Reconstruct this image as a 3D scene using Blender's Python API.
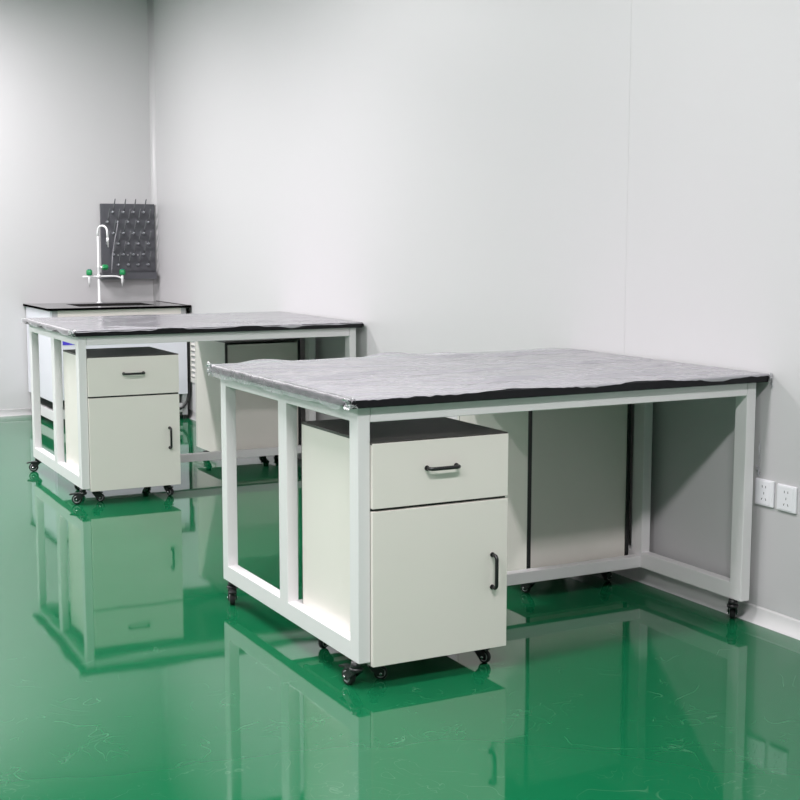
import bpy, bmesh, math, random
from mathutils import Vector, Matrix, noise

sc = bpy.context.scene
C = sc.collection
for o in list(bpy.data.objects):
    bpy.data.objects.remove(o)

# ------------------------------------------------------------------ camera
yaw, pitch, roll = 0.486, 0.1212, 0.0010
fwd0 = Vector((math.sin(yaw), math.cos(yaw), 0)); right0 = Vector((math.cos(yaw), -math.sin(yaw), 0)); up0 = Vector((0, 0, 1))
fwd = fwd0*math.cos(pitch) - up0*math.sin(pitch)
up1 = up0*math.cos(pitch) + fwd0*math.sin(pitch)
rt = right0*math.cos(roll) + up1*math.sin(roll)
up2 = up1*math.cos(roll) - right0*math.sin(roll)
cam_d = bpy.data.cameras.new('camera'); cam = bpy.data.objects.new('camera', cam_d); C.objects.link(cam)
cam_d.sensor_width = 36; cam_d.lens = 1342.1/800*36
cam_d.clip_start = 0.05; cam_d.clip_end = 60
M = Matrix.Identity(4)
for i in range(3):
    M[i][0], M[i][1], M[i][2] = rt[i], up2[i], -fwd[i]
M.translation = Vector((-1.639, -3.3595, 1.300))
cam.matrix_world = M
sc.camera = cam

# ------------------------------------------------------------------ world, lamps, exposure
w = bpy.data.worlds.new('world'); sc.world = w; w.use_nodes = True
w.node_tree.nodes['Background'].inputs[0].default_value = (.8, .85, .9, 1)
w.node_tree.nodes['Background'].inputs[1].default_value = .3
CEIL = 3.10
LAMPS = [(x, y) for y in (-2.4, -0.15, 3.05, 5.35) for x in (-0.65, -3.2)]
for (x, y) in LAMPS:
    ld = bpy.data.lights.new('ceiling_lamp_light', 'AREA'); ld.shape = 'RECTANGLE'
    ld.size, ld.size_y = 1.16, .27
    ld.energy = {-2.4: 79, -0.15: 50, 3.05: 66, 5.35: 84}[y] * (1.0 if x > -1 else .96)
    ld.color = (1.0, .955, .985)
    lo = bpy.data.objects.new('ceiling_lamp_light', ld); C.objects.link(lo)
    lo.location = (x, y, CEIL - .032)
sc.view_settings.view_transform = 'Standard'; sc.view_settings.look = 'None'
sc.view_settings.gamma = 1; sc.view_settings.use_curve_mapping = False
sc.view_settings.exposure = 0.14

# ------------------------------------------------------------------ materials
def srgb(r, g, b):
    f = lambda c: (c/255/12.92) if c/255 <= .04045 else ((c/255+.055)/1.055)**2.4
    return (f(r), f(g), f(b), 1)

def mat(name, col, rough=.5, metal=0, coat=0, bump=0, bscale=200, spec=.5, var=0):
    m = bpy.data.materials.new(name); m.use_nodes = True
    nt = m.node_tree; b = nt.nodes['Principled BSDF']
    b.inputs['Base Color'].default_value = col; b.inputs['Roughness'].default_value = rough
    b.inputs['Metallic'].default_value = metal; b.inputs['Coat Weight'].default_value = coat
    b.inputs['Specular IOR Level'].default_value = spec
    tc = nt.nodes.new('ShaderNodeTexCoord')
    n = nt.nodes.new('ShaderNodeTexNoise'); n.inputs['Scale'].default_value = bscale
    nt.links.new(tc.outputs['Object'], n.inputs['Vector'])
    if bump:
        bp = nt.nodes.new('ShaderNodeBump'); bp.inputs['Strength'].default_value = bump; bp.inputs['Distance'].default_value = .001
        nt.links.new(n.outputs['Fac'], bp.inputs['Height']); nt.links.new(bp.outputs['Normal'], b.inputs['Normal'])
    if var:
        n2 = nt.nodes.new('ShaderNodeTexNoise'); n2.inputs['Scale'].default_value = 3
        nt.links.new(tc.outputs['Object'], n2.inputs['Vector'])
        mx = nt.nodes.new('ShaderNodeMix'); mx.data_type = 'RGBA'
        mx.inputs[6].default_value = col; mx.inputs[7].default_value = tuple(c*(1-var) for c in col[:3]) + (1,)
        nt.links.new(n2.outputs['Fac'], mx.inputs[0]); nt.links.new(mx.outputs[2], b.inputs['Base Color'])
    return m

WALL = mat('wall_panel', (.565, .555, .565, 1), .38, bump=.05, bscale=300)
CEILM = mat('ceiling_panel', (.72, .72, .72, 1), .5)
COVE = mat('cove_aluminium', (.70, .69, .695, 1), .4)
FRAME = mat('white_powder_coat', (.785, .765, .772, 1), .38, bump=.04, bscale=500)
CAB = mat('ivory_white_board', (.83, .785, .735, 1), .36, bump=.03, bscale=300)
BLACKT = mat('black_worktop', (.010, .010, .012, 1), .20, bump=.03, bscale=600, spec=.2)
BLACK = mat('black_plastic', (.010, .010, .011, 1), .38)
RUBBER = mat('black_rubber', (.012, .012, .013, 1), .6)
HUB = mat('grey_hub', (.42, .43, .44, 1), .35, metal=.4)
STEEL = mat('steel', (.6, .61, .62, 1), .25, metal=1)
WHITEP = mat('white_plastic', (.86, .86, .87, 1), .25)
SOCK = mat('socket_plastic', (.85, .84, .88, 1), .25)
GREYP = mat('grey_rack_plastic', (.088, .089, .102, 1), .42)
PEG = mat('grey_peg_plastic', (.15, .155, .165, 1), .25)
PEGL = mat('peg_bend_highlight', (.42, .43, .47, 1), .2)  # paler copy of the peg plastic, paints the highlight on the bend
GREEN = mat('green_knob', (.012, .27, .085, 1), .3)
TEAL = mat('teal_cap', (.02, .12, .14, 1), .3)
LAV = mat('lavender_film_board', (.76, .755, .82, 1), .3)
BLUE = mat('blue_tape', (.075, .05, .62, 1), .4)
GREYL = mat('light_grey_vent', (.60, .59, .56, 1), .45)
GREYM = mat('grey_metal', (.45, .45, .46, 1), .4)
DARK = mat('dark_basin_and_shade', (.012, .012, .012, 1), .7)
SINKT = mat('sink_black_top', (.030, .029, .028, 1), .10)
CABTOP = mat('grey_black_board', (.050, .047, .042, 1), .30, spec=.5)

def film_mat(name, haze, rough, tint=(.83, .81, .87, 1)):
    m = bpy.data.materials.new(name); m.use_nodes = True
    nt = m.node_tree; N = nt.nodes; L = nt.links
    N.remove(N['Principled BSDF'])
    out = N['Material Output']
    tr = N.new('ShaderNodeBsdfTransparent'); tr.inputs[0].default_value = (.93, .95, .96, 1)
    df = N.new('ShaderNodeBsdfDiffuse'); df.inputs[0].default_value = tint
    mx = N.new('ShaderNodeMixShader'); mx.inputs[0].default_value = haze
    gl = N.new('ShaderNodeBsdfGlossy'); gl.inputs['Roughness'].default_value = rough
    fr = N.new('ShaderNodeFresnel'); fr.inputs['IOR'].default_value = 1.5
    m2 = N.new('ShaderNodeMixShader')
    tc = N.new('ShaderNodeTexCoord')
    mp = N.new('ShaderNodeMapping'); mp.inputs['Scale'].default_value = (.9, 3, 3); mp.inputs['Rotation'].default_value = (0, 0, .12)
    ns = N.new('ShaderNodeTexNoise'); ns.inputs['Scale'].default_value = 1.6; ns.inputs['Detail'].default_value = 2; ns.inputs['Distortion'].default_value = .8
    bp = N.new('ShaderNodeBump'); bp.inputs['Strength'].default_value = .12; bp.inputs['Distance'].default_value = .003
    L.new(tc.outputs['Object'], mp.inputs[0]); L.new(mp.outputs[0], ns.inputs['Vector']); L.new(ns.outputs['Fac'], bp.inputs['Height'])
    for q in (gl, df): L.new(bp.outputs[0], q.inputs['Normal'])
    L.new(tr.outputs[0], mx.inputs[1]); L.new(df.outputs[0], mx.inputs[2])
    L.new(fr.outputs[0], m2.inputs[0]); L.new(mx.outputs[0], m2.inputs[1]); L.new(gl.outputs[0], m2.inputs[2])
    L.new(m2.outputs[0], out.inputs['Surface'])
    return m
FILM = film_mat('milky_plastic_film', .42, .15)
SCRAP = film_mat('matte_film_scrap', .7, .5)
CLEARFILM = film_mat('clear_plastic_film', .15, .40)
TUBE = film_mat('clear_tube', .35, .08)

def floor_mat():
    m = bpy.data.materials.new('green_epoxy'); m.use_nodes = True
    nt = m.node_tree; N = nt.nodes; L = nt.links; b = N['Principled BSDF']
    tc = N.new('ShaderNodeTexCoord')
    n1 = N.new('ShaderNodeTexNoise'); n1.inputs['Scale'].default_value = .9; n1.inputs['Detail'].default_value = 5
    L.new(tc.outputs['Object'], n1.inputs['Vector'])
    r1 = N.new('ShaderNodeMix'); r1.data_type = 'RGBA'
    r1.inputs[6].default_value = (.004, .108, .040, 1); r1.inputs[7].default_value = (.008, .140, .057, 1)
    L.new(n1.outputs['Fac'], r1.inputs[0])
    # curved trowel / shoe scuffs: thin contour lines of a warped noise
    def scuff(scale, seed, width, dist):
        mp = N.new('ShaderNodeMapping'); mp.inputs['Location'].default_value = (seed, seed*1.7, 0)
        L.new(tc.outputs['Object'], mp.inputs[0])
        n = N.new('ShaderNodeTexNoise'); n.inputs['Scale'].default_value = scale; n.inputs['Detail'].default_value = 1.5; n.inputs['Distortion'].default_value = dist
        L.new(mp.outputs[0], n.inputs['Vector'])
        a = N.new('ShaderNodeMath'); a.operation = 'SUBTRACT'; a.inputs[1].default_value = .5; L.new(n.outputs['Fac'], a.inputs[0])
        c = N.new('ShaderNodeMath'); c.operation = 'ABSOLUTE'; L.new(a.outputs[0], c.inputs[0])
        d = N.new('ShaderNodeMapRange'); d.inputs['From Min'].default_value = 0; d.inputs['From Max'].default_value = width
        d.inputs['To Min'].default_value = 1; d.inputs['To Max'].default_value = 0
        L.new(c.outputs[0], d.inputs['Value'])
        # break the lines up
        k = N.new('ShaderNodeTexNoise'); k.inputs['Scale'].default_value = 5; k.inputs['Detail'].default_value = 4; L.new(mp.outputs[0], k.inputs['Vector'])
        kr = N.new('ShaderNodeMapRange'); kr.inputs['From Min'].default_value = .52; kr.inputs['From Max'].default_value = .68
        L.new(k.outputs['Fac'], kr.inputs['Value'])
        mu = N.new('ShaderNodeMath'); mu.operation = 'MULTIPLY'; L.new(d.outputs[0], mu.inputs[0]); L.new(kr.outputs[0], mu.inputs[1])
        return mu
    s1 = scuff(4.5, 3.1, .006, 1.2); s2 = scuff(9, 8.3, .012, 2.0)
    ad = N.new('ShaderNodeMath'); ad.operation = 'ADD'; ad.use_clamp = True
    L.new(s1.outputs[0], ad.inputs[0]); L.new(s2.outputs[0], ad.inputs[1])
    sm = N.new('ShaderNodeMath'); sm.operation = 'MULTIPLY'; sm.inputs[1].default_value = .20; L.new(ad.outputs[0], sm.inputs[0])
    r2 = N.new('ShaderNodeMix'); r2.data_type = 'RGBA'; r2.inputs[7].default_value = (.25, .46, .33, 1)
    L.new(sm.outputs[0], r2.inputs[0]); L.new(r1.outputs[2], r2.inputs[6])
    L.new(r2.outputs[2], b.inputs['Base Color'])
    b.inputs['Roughness'].default_value = .045
    b.inputs['IOR'].default_value = 1.5
    # slow waves of the poured coat
    n3 = N.new('ShaderNodeTexNoise'); n3.inputs['Scale'].default_value = 2.6; n3.inputs['Detail'].default_value = 1.5
    L.new(tc.outputs['Object'], n3.inputs['Vector'])
    bp = N.new('ShaderNodeBump'); bp.inputs['Strength'].default_value = .12; bp.inputs['Distance'].default_value = .008
    L.new(n3.outputs['Fac'], bp.inputs['Height']); L.new(bp.outputs[0], b.inputs['Normal'])
    return m
FLOOR = floor_mat()

# ------------------------------------------------------------------ mesh helpers
class MB:
    """collects shapes, links them as ONE mesh object"""
    def __init__(s): s.bm = bmesh.new(); s.mats = []
    def _mi(s, m):
        if m not in s.mats: s.mats.append(m)
        return s.mats.index(m)
    def box(s, x0, x1, y0, y1, z0, z1, m=None, bev=0.0, seg=2):
        t = bmesh.new(); bmesh.ops.create_cube(t, size=1)
        for v in t.verts:
            v.co = Vector(((x0+x1)/2 + v.co.x*(x1-x0), (y0+y1)/2 + v.co.y*(y1-y0), (z0+z1)/2 + v.co.z*(z1-z0)))
        if bev: bmesh.ops.bevel(t, geom=list(t.edges), offset=bev, segments=seg, profile=.5, affect='EDGES')
        return s.join(t, m)
    def join(s, t, m=None, mtx=None, smooth=False):
        i = s._mi(m) if m else 0
        if mtx is not None: bmesh.ops.transform(t, matrix=mtx, verts=t.verts)
        mp = {v: s.bm.verts.new(v.co) for v in t.verts}
        for f in t.faces:
            try: nf = s.bm.faces.new([mp[v] for v in f.verts])
            except ValueError: continue
            nf.material_index = i; nf.smooth = smooth or f.smooth
        t.free(); return s
    def tube(s, pts, r, m=None, n=10, cap=True):
        pts = [Vector(p) for p in pts]; t = bmesh.new(); rings = []
        rr = r if isinstance(r, (list, tuple)) else [r]*len(pts)
        ref = None
        for i, p in enumerate(pts):
            d = (pts[min(i+1, len(pts)-1)] - pts[max(i-1, 0)]).normalized()
            if ref is None: ref = d.orthogonal().normalized()
            a = (ref - d*ref.dot(d)).normalized(); ref = a; b = d.cross(a)
            rings.append([t.verts.new(p + (a*math.cos(2*math.pi*k/n) + b*math.sin(2*math.pi*k/n))*rr[i]) for k in range(n)])
        for A, B in zip(rings, rings[1:]):
            for k in range(n):
                f = t.faces.new((A[k], A[(k+1) % n], B[(k+1) % n], B[k])); f.smooth = True
        if cap:
            t.faces.new(list(reversed(rings[0]))); t.faces.new(rings[-1])
        return s.join(t, m)
    def lathe(s, prof, m=None, n=20, mtx=None, lobes=0, depth=0):
        """prof: (radius, z) pairs about local z"""
        t = bmesh.new(); rings = []
        for (r, z) in prof:
            ring = []
            for k in range(n):
                a = 2*math.pi*k/n; q = r*(1 + depth*math.cos(lobes*a)) if lobes else r
                ring.append(t.verts.new((q*math.cos(a), q*math.sin(a), z)))
            rings.append(ring)
        for A, B in zip(rings, rings[1:]):
            for k in range(n):
                f = t.faces.new((A[k], A[(k+1) % n], B[(k+1) % n], B[k])); f.smooth = True
        t.faces.new(list(reversed(rings[0]))); t.faces.new(rings[-1])
        return s.join(t, m, mtx)
    def build(s, name, m=None, parent=None):
        if m is not None and not s.mats: s.mats = [m]
        bmesh.ops.recalc_face_normals(s.bm, faces=list(s.bm.faces))
        me = bpy.data.meshes.new(name); s.bm.to_mesh(me); s.bm.free()
        for q in s.mats: me.materials.append(q)
        o = bpy.data.objects.new(name, me); C.objects.link(o)
        if parent: o.parent = parent
        return o

def thing(name, label, cat, loc=(0, 0, 0), rz=0, group=None):
    o = bpy.data.objects.new(name, None); C.objects.link(o); o.empty_display_size = .05
    o.location = loc; o.rotation_euler = (0, 0, rz); o['label'] = label; o['category'] = cat
    if group: o['group'] = group
    return o
def copy_tree(o, parent=None):
    c = o.copy(); C.objects.link(c)
    if parent: c.parent = parent
    for ch in list(o.children): copy_tree(ch, c)
    return c
def structure(o): o['kind'] = 'structure'; return o
def arc(c, r, a0, a1, n, ax, ay):
    c = Vector(c); ax = Vector(ax); ay = Vector(ay)
    return [c + ax*r*math.cos(a0+(a1-a0)*i/n) + ay*r*math.sin(a0+(a1-a0)*i/n) for i in range(n+1)]

# ------------------------------------------------------------------ setting
XW, YW, XL, YF = 1.512, 6.5505, -5.6, -7.2
structure(MB().box(XL-.1, XW+.1, YF-.1, YW+.1, -.1, 0).build('floor', FLOOR))
structure(MB().box(XL-.1, XW+.1, YF-.1, YW+.1, CEIL, CEIL+.1).build('ceiling', CEILM))
structure(MB().box(XW, XW+.1, YF-.1, YW+.1, 0, CEIL).build('wall_right', WALL))
structure(MB().box(XL-.1, XL, YF-.1, YW+.1, 0, CEIL).build('wall_left', WALL))
structure(MB().box(XL, XW, YW, YW+.1, 0, CEIL).build('wall_back', WALL))
structure(MB().box(XL, XW, YF-.1, YF, 0, CEIL).build('wall_front', WALL))
def cove(name, p0, p1, ax, ay, r=.027, h=.056, m=None):
    m = m or COVE
    """concave quarter profile swept p0 -> p1; ax points off the wall, ay points up the wall"""
    ax, ay = Vector(ax), Vector(ay); b = MB(); t = bmesh.new()
    prof = [Vector((0, 0, 0))] + [ax*(r - r*math.sin(a)) + ay*(h - h*math.cos(a)) for a in [i*math.pi/2/10 for i in range(11)]]
    A = [t.verts.new(Vector(p0)+q) for q in prof]; B = [t.verts.new(Vector(p1)+q) for q in prof]
    n = len(prof)
    for i in range(n):
        f = t.faces.new((A[i], A[(i+1) % n], B[(i+1) % n], B[i])); f.smooth = 1 <= i < n-1
    t.faces.new(list(reversed(A))); t.faces.new(B)
    b.join(t); return structure(b.build(name, m))
cove('baseboard_right', (XW, YF, 0), (XW, YW, 0), (-1, 0, 0), (0, 0, 1))
cove('baseboard_back', (XL, YW, 0), (XW, YW, 0), (0, -1, 0), (0, 0, 1), .03, .05)
cove('baseboard_left', (XL, YF, 0), (XL, YW, 0), (1, 0, 0), (0, 0, 1))
cove('trim_1', (XW, YW, 0), (XW, YW, CEIL), (-1, 0, 0), (0, -1, 0), .035, .035, WALL)
k = 2
for y in (.77, 1.95, 3.13, 4.31, 5.49):   # sealed joints between the wall panels
    if y == .77: structure(MB().box(XW-.0006, XW, y-.002, y+.002, .056, CEIL).build('trim_%d' % k, WALL)); k += 1

# ceiling lamps
first = None
for i, (x, y) in enumerate(LAMPS):
    if first is None:
        t = first = thing('ceiling_light', '', 'ceiling light', (x, y, CEIL), 0, 'recessed ceiling light panels')
        f = MB()
        for a in ((-.6, .6, -.15, -.135), (-.6, .6, .135, .15), (-.6, -.585, -.135, .135), (.585, .6, -.135, .135)):
            f.box(a[0], a[1], a[2], a[3], -.03, 0)
        f.build('frame', FRAME, t)
        em = mat('lamp_diffuser', (.9, .9, .9, 1), .5)
        b = em.node_tree.nodes['Principled BSDF']; b.inputs['Emission Color'].default_value = (1, .98, .98, 1); b.inputs['Emission Strength'].default_value = 3
        MB().box(-.585, .585, -.135, .135, -.012, -.004).build('diffuser', em, t)
    else:
        t = copy_tree(first); t.location = (x, y, CEIL)
    t['label'] = 'slim white ceiling light panel over the lab, out of the picture above'

# ------------------------------------------------------------------ casters
def caster(parent, x, y, h, r, ang, wid=.018, trail=.03, pedal=True):
    """mount under (x, y, h); the wheel trails towards ang"""
    R = Matrix.Translation((x, y, 0)) @ Matrix.Rotation(ang, 4, 'Z')
    b = MB()
    t = bmesh.new(); bmesh.ops.create_cone(t, cap_ends=True, radius1=.0165, radius2=.014, depth=.022, segments=18)
    b.join(t, BLACK, R @ Matrix.Translation((0, 0, h-.011)), True)
    b.lathe([(.018, h-.030), (.02, h-.026), (.02, h-.021), (.017, h-.018)], BLACK, 18, R)
    b.lathe([(.010, h-.006), (.013, h-.004), (.013, h-.0005)], STEEL, 12, R)
    for sgn in (-1, 1):      # fork cheeks
        t = bmesh.new()
        y0 = sgn*(wid/2+.002); y1 = sgn*(wid/2+.006)
        pr = [(-.016, h-.022), (.012, h-.022), (trail+.012, r+.008), (trail+.010, r-.008), (trail-.010, r-.008), (-.012, h-.032)]
        A = [t.verts.new((p[0], y0, p[1])) for p in pr]; B = [t.verts.new((p[0], y1, p[1])) for p in pr]
        for i in range(6): t.faces.new((A[i], A[(i+1) % 6], B[(i+1) % 6], B[i]))
        t.faces.new(A); t.faces.new(B)
        b.join(t, BLACK, R)
        b.lathe([(.0045, 0), (.0045, .003), (.002, .004)], STEEL, 10, R @ Matrix.Translation((trail, sgn*(wid/2+.006), r)) @ Matrix.Rotation(-sgn*math.pi/2, 4, 'X'))
    t = bmesh.new(); bmesh.ops.create_cube(t, size=1)
    bmesh.ops.transform(t, matrix=R @ Matrix.Translation((trail*.45, 0, h-.0245)) @ Matrix.Diagonal((trail*1.1+.02, wid+.012, .006, 1)), verts=t.verts)
    b.join(t, BLACK)
    o = b.build('caster', None, parent)
    W = MB(); wm = R @ Matrix.Translation((trail, 0, r)) @ Matrix.Rotation(math.pi/2, 4, 'X'); w2 = wid/2
    W.lathe([(r*.72, -w2), (r*.92, -w2), (r, -w2*.6), (r, w2*.6), (r*.92, w2), (r*.72, w2)], RUBBER, 28, wm)
    for sgn in (-1, 1):
        mm = wm @ Matrix.Diagonal((1, 1, sgn, 1))
        W.lathe([(r*.70, w2-.002), (r*.70, w2+.001), (r*.52, w2+.0012), (r*.48, w2-.001)], HUB, 24, mm)
        W.lathe([(r*.26, w2-.003), (r*.26, w2+.0015), (r*.12, w2+.002)], HUB, 14, mm)
    W.build('wheel', None, o)
    if pedal:
        p = MB(); t = bmesh.new(); bmesh.ops.create_cube(t, size=1)
        bmesh.ops.transform(t, matrix=Matrix.Diagonal((.034, wid+.010, .006, 1)), verts=t.verts)
        bmesh.ops.bevel(t, geom=list(t.edges), offset=.002, segments=2, affect='EDGES')
        p.join(t, BLACK, R @ Matrix.Translation((trail+.020, 0, h-.027)) @ Matrix.Rotation(.16, 4, 'Y'))
        p.build('brake_pedal', None, o)
    return o

# ------------------------------------------------------------------ benches
W_, D_, ZB, ZT, H = 1.4725, 1.1048, .0787, .8234, .85
OV = .0264
TX = .0385
def bar(parent, name, *a):
    return MB().box(*a, bev=.0022).build(name, FRAME, parent)
def bench(loc, rz, label, casters):
    t = thing('lab_bench', label, 'lab bench', loc, rz, 'white steel lab benches')
    MB().box(-OV, 1.5005, -OV, D_+OV, ZT, H, bev=.0025).build('worktop', BLACKT, t)
    RT, RB = ZT-.0445, ZB+.057
    for x0, ym, dm in ((.0015, .515, .066), (W_-TX, .537, .062)):
        x1 = x0+TX
        bar(t, 'leg', x0, x1, 0, .056, ZB, ZT)
        bar(t, 'leg', x0, x1, D_-.050, D_, ZB, ZT)
        bar(t, 'post', x0, x1, ym, ym+dm, RB-.004, RT+.004)
        bar(t, 'bottom_rail', x0, x1, .054, D_-.048, ZB, RB)
        bar(t, 'top_rail', x0, x1, .054, D_-.048, RT, ZT)
    bar(t, 'top_rail', TX+.0028, W_-TX-.0012, 0, .040, RT, ZT)
    bar(t, 'top_rail', TX+.0028, W_-TX-.0012, D_-.040, D_, RT, ZT)
    bar(t, 'crossbar', TX+.002, W_-TX+.001, .540, .580, ZB, ZB+.042)
    # thin dark joint line between front legs and rail
    for (x, y, a, tr) in casters:
        caster(t, x, y, ZB, .0255, a, trail=tr)
    return t
def A(dx, dy): return math.atan2(dy, dx)
near = bench((0, 0, 0), 0, 'large white steel lab bench in front with black worktop, beside the wall sockets',
    [(.008, .030, A(-.14, 1), .037), (.020, D_-.040, A(-.35, -.94), .036), (W_-.032, .045, A(.67, .74), .034), (W_-.02, D_-.03, A(-.5, -.8), .03)])
far = bench((-.0088, 3.030, 0), -.0124, 'white steel lab bench standing further back, in front of the black-topped sink bench',
    [(.012, .034, A(-.88, .47), .028), (.018, D_-.040, A(-.93, .37), .024), (W_-.032, .045, A(.67, .74), .034), (W_-.02, D_-.03, A(-.5, -.8), .03)])

# ------------------------------------------------------------------ mobile cabinets: x 0..CW, front at y 0 facing -y, back at CD
CW, CD, CZ0, CZ1 = .4548, .4990, .0683, .7187
def handle(parent, c, ax, L, m=BLACK, r=.0056, off=.027):
    c = Vector(c); ax = Vector(ax); out = Vector((0, -1, 0)); q = .012
    p = [c - ax*L/2] + arc(c - ax*(L/2-q) + out*(off-q), q, math.pi, math.pi/2, 6, ax, out) + arc(c + ax*(L/2-q) + out*(off-q), q, math.pi/2, 0, 6, ax, out) + [c + ax*L/2]
    b = MB(); b.tube(p, r, m, 10)
    for s in (-1, 1):
        e = c + ax*s*L/2
        b.tube([e + out*.0005, e + out*.004], .0075, m, 12)
    return b.build('handle', None, parent)
def make_cabinet(label):
    t = thing('mobile_cabinet', label, 'cabinet', (0, 0, 0), 0, 'white mobile drawer cabinets under the benches')
    zt = CZ1
    c = MB()      # carcass: sides, bottom, set between front and back edge bands
    c.box(0, .016, .020, CD-.004, CZ0, zt-.0045); c.box(CW-.016, CW, .020, CD-.004, CZ0, zt-.0045)
    c.box(.016, CW-.016, .020, CD-.018, CZ0, CZ0+.016)
    c.build('carcass', CAB, t)
    # black edge bands of the carcass
    for x in (0, CW-.0155):
        MB().box(x+.0004, x+.0151, .0165, .020, CZ0+.001, zt-.005).build('edge_band', BLACK, t)
        MB().box(x+.0004, x+.0151, CD-.004, CD, CZ0, zt-.005).build('edge_band', BLACK, t)
    MB().box(.0155, CW-.0155, .017, .020, .517, .530).build('edge_band', BLACK, t)
    MB().box(.0165, CW-.0165, CD-.014, CD-.006, CZ0+.004, zt-.016).build('back_panel', CAB, t)
    MB().box(.0, CW, .004, CD, zt-.0045, zt+.0035, bev=.001).build('top_panel', CABTOP, t)
    d = MB().box(.001, CW-.001, 0, .0165, .5305, zt-.0005, bev=.0012).build('drawer', CAB, t)
    handle(d, (CW/2-.003, 0, .6365), (1, 0, 0), .098)
    d = MB().box(.001, CW-.001, 0, .0165, CZ0-.001, .522, bev=.0012).build('door', CAB, t)
    handle(d, (CW-.0545, 0, .3065), (0, 0, 1), .099)
    for (x, y, a) in ((.048, .088, -.467), (CW-.045, .085, -1.15), (.060, CD-.06, 3.6), (CW-.055, CD-.06, 5.0)):
        caster(t, x, y, CZ0, .0205, a, wid=.014, trail=.020, pedal=False)
    return t
FC = -.0137
c1 = make_cabinet('front white cabinet with drawer and door under the near lab bench')
c1.location = (.0403, FC, 0)
c2 = copy_tree(c1); c2['label'] = 'white cabinet turned backwards under the near lab bench, its plain back panel showing'
def put_back(c, px, py, a):     # (px, py) is the corner of its back panel nearest the picture's left
    c.rotation_euler = (0, 0, math.pi+a)
    c.location = Vector((px, py, 0)) - Matrix.Rotation(math.pi+a, 3, 'Z') @ Vector((CW, CD, 0))
put_back(c2, .9715, .6025, .006)
def on_far(x, y, z=0):
    v = Matrix.Rotation(-.0124, 3, 'Z') @ Vector((x, y, z)); return v + Vector((-.0088, 3.030, 0))
c3 = copy_tree(c1); c3['label'] = 'front white cabinet with drawer and door under the far lab bench'
c3.location = on_far(.0403, FC); c3.rotation_euler = (0, 0, -.0124)
c4 = copy_tree(c1); c4['label'] = 'white cabinet turned backwards under the far lab bench, half hidden by the near bench'
put_back(c4, .963, 3.640, .006)

# ------------------------------------------------------------------ plastic film on the worktops
def film(loc, rz, label, seed, hang_left, front, back_amp, nx=230, ny=190, amp=1.0):
    t = thing('protective_film', label, 'plastic film', loc, rz, 'plastic films left on the worktops')
    x0, x1, y0, y1 = -OV-.0015, 1.5015, -OV-.0015, D_+OV+.0015
    LX, LY = x1-x0, y1-y0
    rnd = random.Random(int(seed*10))
    creases = [(rnd.uniform(.05, LX-.2), rnd.uniform(.05, LY-.05), rnd.uniform(-.16, .22), rnd.uniform(.12, .42), rnd.uniform(.003, .0075), rnd.uniform(.007, .014)) for _ in range(26)]
    bm = bmesh.new(); V = []
    def n1(x, y, z=0): return noise.noise(Vector((x+seed*7.3, y-seed*3.1, z)))
    for i in range(nx+1):
        row = []
        for j in range(ny+1):
            u, v = i/nx, j/ny
            yy = y0+v*LY
            hl = hang_left(v); hr = .020 + .014*n1(yy*9, 4.2)
            a = -hl + u*(LX+hl+hr)               # arc length across
            xx = x0+max(0, min(a, LX))
            fr = front(xx, n1)                    # >0 hangs over the front edge, <0 stops short of it
            hb = .012+.010*n1(xx*6, 9.1)
            bq = -fr + v*(LY+fr+hb)
            x, y, z = xx, y0+max(0, min(bq, LY)), H+.0012
            inside = min(1, max(0, min(a, LX-a, bq, LY-bq)/.03))
            # long soft creases lying along the bench, finer ones across
            w = n1(xx*.8+yy*.7, yy*4)*.5 + n1(xx*1.4-yy*1.2, yy*7, 3)*.10
            cr = 1-abs(n1(xx*1.3+yy*2.2, yy*6.5+xx*.8, 7))*2
            cr = max(0, cr-.72)/.28
            cr2 = 1-abs(n1(xx*2.1-yy*3.5, yy*5+xx*1.9, 12))*2
            cr2 = max(0, cr2-.80)/.20
            z += inside*amp*(.0026*abs(w)*2 + .0040*cr + .0022*cr2)
            for (cx, cy, ca, cl, camp, cw) in creases:
                ux, uy = xx-x0-cx, (y-y0)-cy
                lo = ux*math.cos(ca)+uy*math.sin(ca); d_ = -ux*math.sin(ca)+uy*math.cos(ca) - .05*(lo/cl)**2*math.sin(cx*40)
                if abs(lo) < cl and abs(d_) < .06:
                    z += inside*amp*camp*math.exp(-(d_/cw)**2)*(1-(lo/cl)**2)
            z += inside*back_amp*max(0, v-.80)/.20*max(0, n1(xx*5.5, 1.7)*1.4+.15)
            if a < 0:
                z -= (-a); x -= .002 + .004*abs(n1(yy*14, a*30)) + (-a)*.10
            if a > LX:
                z -= (a-LX); x += .001+.004*abs(n1(yy*16, 5))
            if bq < 0:
                z -= -bq; y -= .001 + .003*abs(n1(xx*18, 2))
            if bq > LY:
                z -= (bq-LY)*.6; y += .001 + (bq-LY)*.7
            row.append(bm.verts.new((x, y, z)))
        V.append(row)
    for i in range(nx):
        for j in range(ny):
            f = bm.faces.new((V[i][j], V[i+1][j], V[i+1][j+1], V[i][j+1])); f.smooth = True
    b = MB(); b.mats = [FILM, CLEARFILM]
    mp = {q: b.bm.verts.new(q.co) for q in bm.verts}
    for fc in bm.faces:
        nf = b.bm.faces.new([mp[q] for q in fc.verts]); nf.smooth = True
        c_ = fc.calc_center_median()
        nf.material_index = 1 if c_.x < x0+.010 else 0       # same film, less haze: darker shading of the hanging edge set by material
    bm.free()
    b.build('sheet', None, t)
    return t
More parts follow.
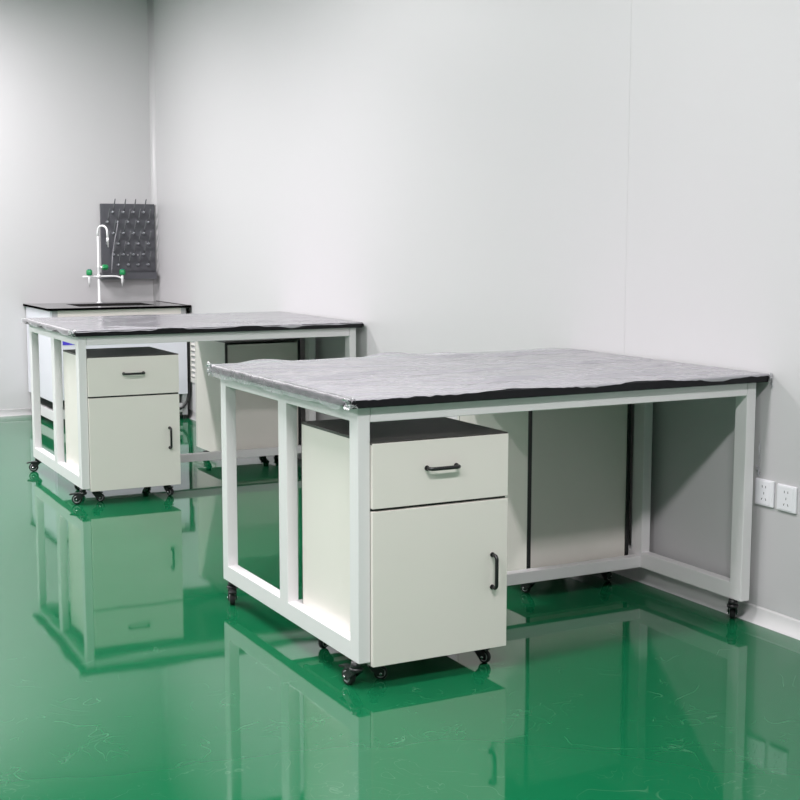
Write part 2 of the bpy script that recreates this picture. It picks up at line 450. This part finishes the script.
def crumple(parent, name, c, size, seed, m=CLEARFILM, n=14):
    """a scrunched scrap of film"""
    bm = bmesh.new(); V = []
    for i in range(n+1):
        row = []
        for j in range(n+1):
            u, v = i/n-.5, j/n-.5
            q = Vector((u*5+seed, v*5, seed*2.3))
            row.append(bm.verts.new(Vector(c) + Vector((u*size[0] + noise.noise(q)*size[0]*.45, noise.noise(q+Vector((9, 2, 4)))*size[1]*.7 + v*size[1]*.3, v*size[2] + noise.noise(q+Vector((3, 7, 1)))*size[2]*.35))))
        V.append(row)
    for i in range(n):
        for j in range(n):
            f = bm.faces.new((V[i][j], V[i+1][j], V[i+1][j+1], V[i][j+1])); f.smooth = True
    return MB().join(bm, m).build(name, None, parent)
def front_near(x, n1):
    f = .004 + .007*n1(x*5, 3.3) + .005*n1(x*17, 6) + .003*n1(x*43, 8)
    for c, w, d in ((.515, .06, .018), (.98, .09, .012), (1.28, .06, -.01)):
        f -= d*math.exp(-((x-c)/w)**2)
    if x < .02: f = .004
    return max(-.045, f)
def left_near(v):
    return .004+ .032*min(1, max(0, v-.025)/.05)*min(1, max(0, .985-v)/.03) + .004*math.sin(v*23)*math.sin(v*9)
fn = film((0, 0, 0), 0, 'crinkled milky plastic film spread over the near black worktop', 1.0, left_near, front_near, .016)
crumple(fn, 'crumpled_corner', (1.507, -.030, .832), (.012, .016, .040), 3.3)
crumple(fn, 'crumpled_corner', (-.030, -.020, .838), (.030, .050, .026), 5.1)
crumple(fn, 'crumpled_corner', (-.032, D_+.012, .836), (.024, .040, .040), 8.7)
crumple(fn, 'crumpled_scrap', (1.508, .018, .520), (.004, .030, .030), 2.2, SCRAP)
crumple(fn, 'crumpled_scrap', (1.508, .014, .585), (.003, .008, .060), 6.2, SCRAP)
def front_far(x, n1):
    f = .006 + .006*n1(x*4, 3.3) + .004*n1(x*13, 6)
    for c, w, d in ((.45, .05, .035), (.85, .06, .012), (1.1, .05, -.012)):
        f -= d*math.exp(-((x-c)/w)**2)
    return max(-.04, f)
ff = film((-.0088, 3.030, 0), -.0124, 'smooth greyish plastic film spread over the far black worktop', 4.0,
          lambda v: .012+.016*abs(math.sin(v*11)), front_far, .003, 180, 90, .45)
crumple(ff, 'crumpled_corner', (-.028, -.020, .842), (.030, .050, .030), 6.4)

# ------------------------------------------------------------------ sink bench in the corner
SX0, SX1, SY0, SY1, SZ = .497, 1.506, 5.772, 6.545, .812
s = thing('sink_bench', 'black-topped white sink bench against the back wall in the room corner', 'sink bench', (SX0, SY0, 0))
def sb(b, x0, x1, y0, y1, z0, z1, m=None, bev=0): b.box(x0-SX0, x1-SX0, y0-SY0, y1-SY0, z0, z1, m, bev)
b = MB(); BX0, BX1, BY0, BY1 = .76, 1.31, 5.96, 6.36
for a in ((SX0, BX0, SY0, SY1), (BX1, SX1, SY0, SY1), (BX0, BX1, SY0, BY0), (BX0, BX1, BY1, SY1)): sb(b, *a, SZ-.014, SZ)
# raised marine lip and drip edge
sb(b, SX0, SX1, SY0, SY0+.014, SZ-.015, SZ+.002); sb(b, SX0, SX0+.012, SY0, SY1, SZ-.015, SZ+.002); sb(b, SX1-.012, SX1, SY0, SY1, SZ-.040, SZ+.003)
b.build('worktop', SINKT, s)
b = MB()
for a in ((BX0-.008, BX0, BY0-.008, BY1+.008), (BX1, BX1+.008, BY0-.008, BY1+.008), (BX0, BX1, BY0-.008, BY0), (BX0, BX1, BY1, BY1+.008)): sb(b, *a, SZ-.28, SZ-.0135)
sb(b, BX0-.008, BX1+.008, BY0-.008, BY1+.008, SZ-.288, SZ-.28)
b.build('basin', DARK, s)
for x in (.530, 1.440):
    for y in (5.800, 6.49):
        b = MB(); sb(b, x, x+.036, y, y+.036, .03, SZ-.014, GREYM); sb(b, x+.004, x+.032, y+.004, y+.032, .0, .03, BLACK); b.build('leg', None, s)
b = MB(); sb(b, .566, 1.440, 5.800, 5.816, .735, SZ-.014); b.build('apron', CAB, s)
b = MB(); sb(b, .526, 1.474, 5.784, 5.799, .183, .752, bev=.001); b.build('front_panel', LAV, s)
b = MB(); sb(b, .514, .529, 5.800, 6.53, .172, SZ-.014, bev=.001); b.build('side_panel', LAV, s)
b = MB(); sb(b, 1.477, 1.486, 5.812, 6.53, .172, SZ-.014); b.build('side_panel', DARK, s)  # right side coloured dark for the shade beside the wall
for a in ((.532, .560, 5.836, 6.49), (1.442, 1.474, 5.836, 6.49)):
    b = MB(); sb(b, *a, .03, .10, bev=.002); b.build('bottom_rail', FRAME, s)
b = MB(); sb(b, .566, 1.44, 5.803, 5.83, .05, .115, bev=.002); b.build('bottom_rail', FRAME, s)
b = MB(); sb(b, .59, .700, 5.7825, 5.784, .562, .61); b.build('tape', BLUE, s)
b = MB()
off = Vector((-SX0, -SY0, 0))
b.tube([Vector(p)+off for p in ((1.03, 6.15, .53), (1.03, 6.15, .32), (1.0, 6.15, .15), (.85, 6.1, .13), (.60, 6.05, .13))], .03, BLACK, 12)
b.build('drain_pipe', None, s)
b = MB(); pts = [(1.493, 5.80, .76), (1.493, 5.80, .55), (1.493, 5.80, .30), (1.490, 5.80, .20), (1.475, 5.80, .13), (1.44, 5.79, .085), (1.38, 5.785, .07)]
b.tube([Vector(p)+off for p in pts], .010, BLACK, 10); b.build('drain_hose', None, s)

# faucet
FY = 6.42; fx = 1.025
f = thing('lab_faucet', 'white gooseneck lab tap with three green knobs on the sink bench', 'tap', (fx, FY, SZ))
b = MB(); q = Vector((0, 0, 0))
b.lathe([(.022, 0), (.022, .006), (.0095, .012), (.0092, .26), (.011, .265), (.011, .275), (.0072, .28), (.0072, .50)], WHITEP, 16)
spd = Vector((.62, -.78, 0)).normalized()
top = SZ
b.tube([(0, 0, .49)] + arc(spd*.042 + Vector((0, 0, .522)), .042, math.pi, -.15, 14, spd, (0, 0, 1)) + [spd*.086+Vector((0, 0, .475))], .0075, WHITEP, 12)
e = spd*.086+Vector((0, 0, .478))
b.tube([e, e+Vector((.001, 0, -.03)), e+Vector((.002, 0, -.032)), e+Vector((.004, 0, -.07))], [.0095, .0095, .006, .0045], WHITEP, 12)
b.build('gooseneck', None, f)
b = MB(); zj = .194
b.tube([(-.118, 0, zj), (.10, 0, zj+.002), (.135, -.004, zj), (.160, -.010, zj-.008), (.170, -.014, zj-.024)], .0065, WHITEP, 12)
b.lathe([(.0125, zj-.014), (.0125, zj+.014)], WHITEP, 16)
b.build('crossbar', None, f)
for (x, y) in ((-.070, 0), (.172, -.014)):
    b = MB(); z0 = zj-.012
    b.lathe([(.0045, z0-.060), (.0055, z0-.038), (.009, z0-.034), (.0095, z0-.004), (.0095, z0+.022), (.007, z0+.026)], WHITEP, 14, Matrix.Translation((x, y, 0)))
    b.build('nozzle', None, f)
def knob(m):
    b = MB(); b.lathe([(.010, -.004), (.020, 0), (.0215, .006), (.0215, .030), (.017, .038)], GREEN, 30, m, lobes=5, depth=.08)
    b.lathe([(.014, .0375), (.013, .042), (.006, .043)], TEAL, 16, m)
    return b.build('knob', None, f)
knob(Matrix.Translation((-.070, 0, zj+.012))); knob(Matrix.Translation((.175, -.010, zj+.012)))
b = MB(); b.lathe([(.009, 0), (.009, .034)], WHITEP, 12, Matrix.Translation((.010, 0, zj+.068)) @ Matrix.Rotation(math.pi/2, 4, 'Y')); b.build('valve_stem', None, f)
knob(Matrix.Translation((.030, 0, zj+.068)) @ Matrix.Rotation(math.pi/2, 4, 'Y') @ Matrix.Diagonal((.95, .95, 1.0, 1)))

# drying rack on the wall
RX0, RX1, RZ0, RZ1, RY = 1.080, 1.492, 1.028, 1.540, YW
r = thing('drying_rack', 'grey glassware drying rack with slanted pegs on the back wall', 'drying rack', (RX0, RY, .98))
O = Vector((-RX0, -RY, -.98))
def rb(b, x0, x1, y0, y1, z0, z1, m=None, bev=0): b.box(x0+O.x, x1+O.x, y0+O.y, y1+O.y, z0+O.z, z1+O.z, m, bev)
b = MB(); rb(b, RX0, RX1, RY-.022, RY-.001, RZ0, RZ1, bev=.003); b.build('board', GREYP, r)
b = MB()
rb(b, RX0-.014, RX1-.008, RY-.075, RY-.001, .982, .988); rb(b, RX0-.014, RX1-.008, RY-.075, RY-.070, .988, 1.032)
rb(b, RX0-.014, RX0-.009, RY-.070, RY-.001, .988, 1.032); rb(b, RX1-.013, RX1-.008, RY-.070, RY-.001, .988, 1.032)
b.build('drip_tray', GREYP, r)
PR = [(1.476, (1.166, 1.246, 1.322, 1.401)), (1.404, (1.125, 1.200, 1.279, 1.356, 1.434)), (1.321, (1.168, 1.244, 1.321, 1.398)),
      (1.243, (1.123, 1.203, 1.280, 1.356, 1.434)), (1.163, (1.166, 1.240, 1.317, 1.394)), (1.087, (1.200, 1.277, 1.352, 1.430))]
peg0 = None
for z, xs in PR:
    for x in xs:
        if peg0 is None:
            b = MB()
            b.lathe([(.012, 0), (.012, .004), (.009, .006)], PEG, 14, Matrix.Rotation(math.pi/2, 4, 'X'))
            d = Vector((.02, -.50, .87)).normalized()
            b.tube([(0, -.002, 0), (0, -.020, -.001), (0, -.030, .003), (0, -.036, .012)], [.0066, .007, .007, .0064], PEGL, 8)
            e0 = Vector((0, -.036, .012))
            b.tube([e0, e0+d*.03, e0+d*.06, e0+d*.093, e0+d*.10], [.006, .0054, .005, .0045, .002], PEG, 8)
            peg0 = b.build('peg', None, r)
            p = peg0
        else:
            p = peg0.copy(); C.objects.link(p)
        p.location = Vector((x, RY-.022, z)) + O
for x in (1.205, 1.280, 1.356):
    b = MB(); b.lathe([(.006, 0), (.006, .002), (.003, .0025)], HUB, 10, Matrix.Translation(Vector((x, RY-.022, 1.160))+O) @ Matrix.Rotation(math.pi/2, 4, 'X')); b.build('drain_hole', None, r)
b = MB(); pts = [(1.203, RY-.05, 1.43), (1.197, RY-.052, 1.38), (1.180, RY-.055, 1.31), (1.163, RY-.058, 1.23), (1.151, RY-.060, 1.15), (1.145, RY-.06, 1.08), (1.143, RY-.05, 1.0)]
b.tube([Vector(p_)+O for p_ in pts], .0042, TUBE, 8); b.build('drain_tube', None, r)

# wall vent low on the right wall
v = thing('wall_vent', 'white louvred air vent low on the right wall behind the far bench', 'vent', (XW, 5.565, .265))
b = MB()
for a in ((-.25, .25, 0, .032), (-.25, .25, .328, .36), (-.25, -.218, .032, .328), (.218, .25, .032, .328)): b.box(-.012, -.0005, a[0], a[1], a[2], a[3])
b.build('frame', GREYL, v)
MB().box(-.002, -.0005, -.218, .218, .032, .328).build('backing', GREYM, v)
for i in range(8):
    t = bmesh.new(); bmesh.ops.create_cube(t, size=1)
    bmesh.ops.transform(t, matrix=Matrix.Translation((-.007, 0, .05+i*.0372)) @ Matrix.Rotation(.7, 4, 'Y') @ Matrix.Diagonal((.002, .434, .018, 1)), verts=t.verts)
    MB().join(t, GREYL).build('slat', None, v)

# wall sockets
def socket(y1, y0, z0, z1, label):
    t = thing('wall_socket', label, 'socket', (XW, (y0+y1)/2, z0), 0, 'white wall sockets')
    w2 = abs(y1-y0)/2; h = z1-z0
    MB().box(-.010, -.0003, -w2, w2, 0, h, bev=.004, seg=3).build('plate', SOCK, t)
    MB().box(-.0115, -.0095, -w2*.70, w2*.80, .006, h-.006, bev=.0008).build('face', SOCK, t)
    for (py, pz, a) in ((.008, .066, 0), (-.008, .066, 0), (0, .044, 0), (.009, .024, .5), (-.009, .024, -.5)):
        q = bmesh.new(); bmesh.ops.create_cube(q, size=1)
        bmesh.ops.transform(q, matrix=Matrix.Translation((-.0116, py-.002, pz)) @ Matrix.Rotation(a, 4, 'X') @ Matrix.Diagonal((.0006, .0022, .008, 1)), verts=q.verts)
        MB().join(q, BLACK).build('pin_slot', None, t)
    return t
socket(.024, -.063, .405, .495, 'white wall socket nearest the bench leg, left of the pair')
socket(-.079, -.166, .4035, .4925, 'white wall socket at the right edge, right of the pair')
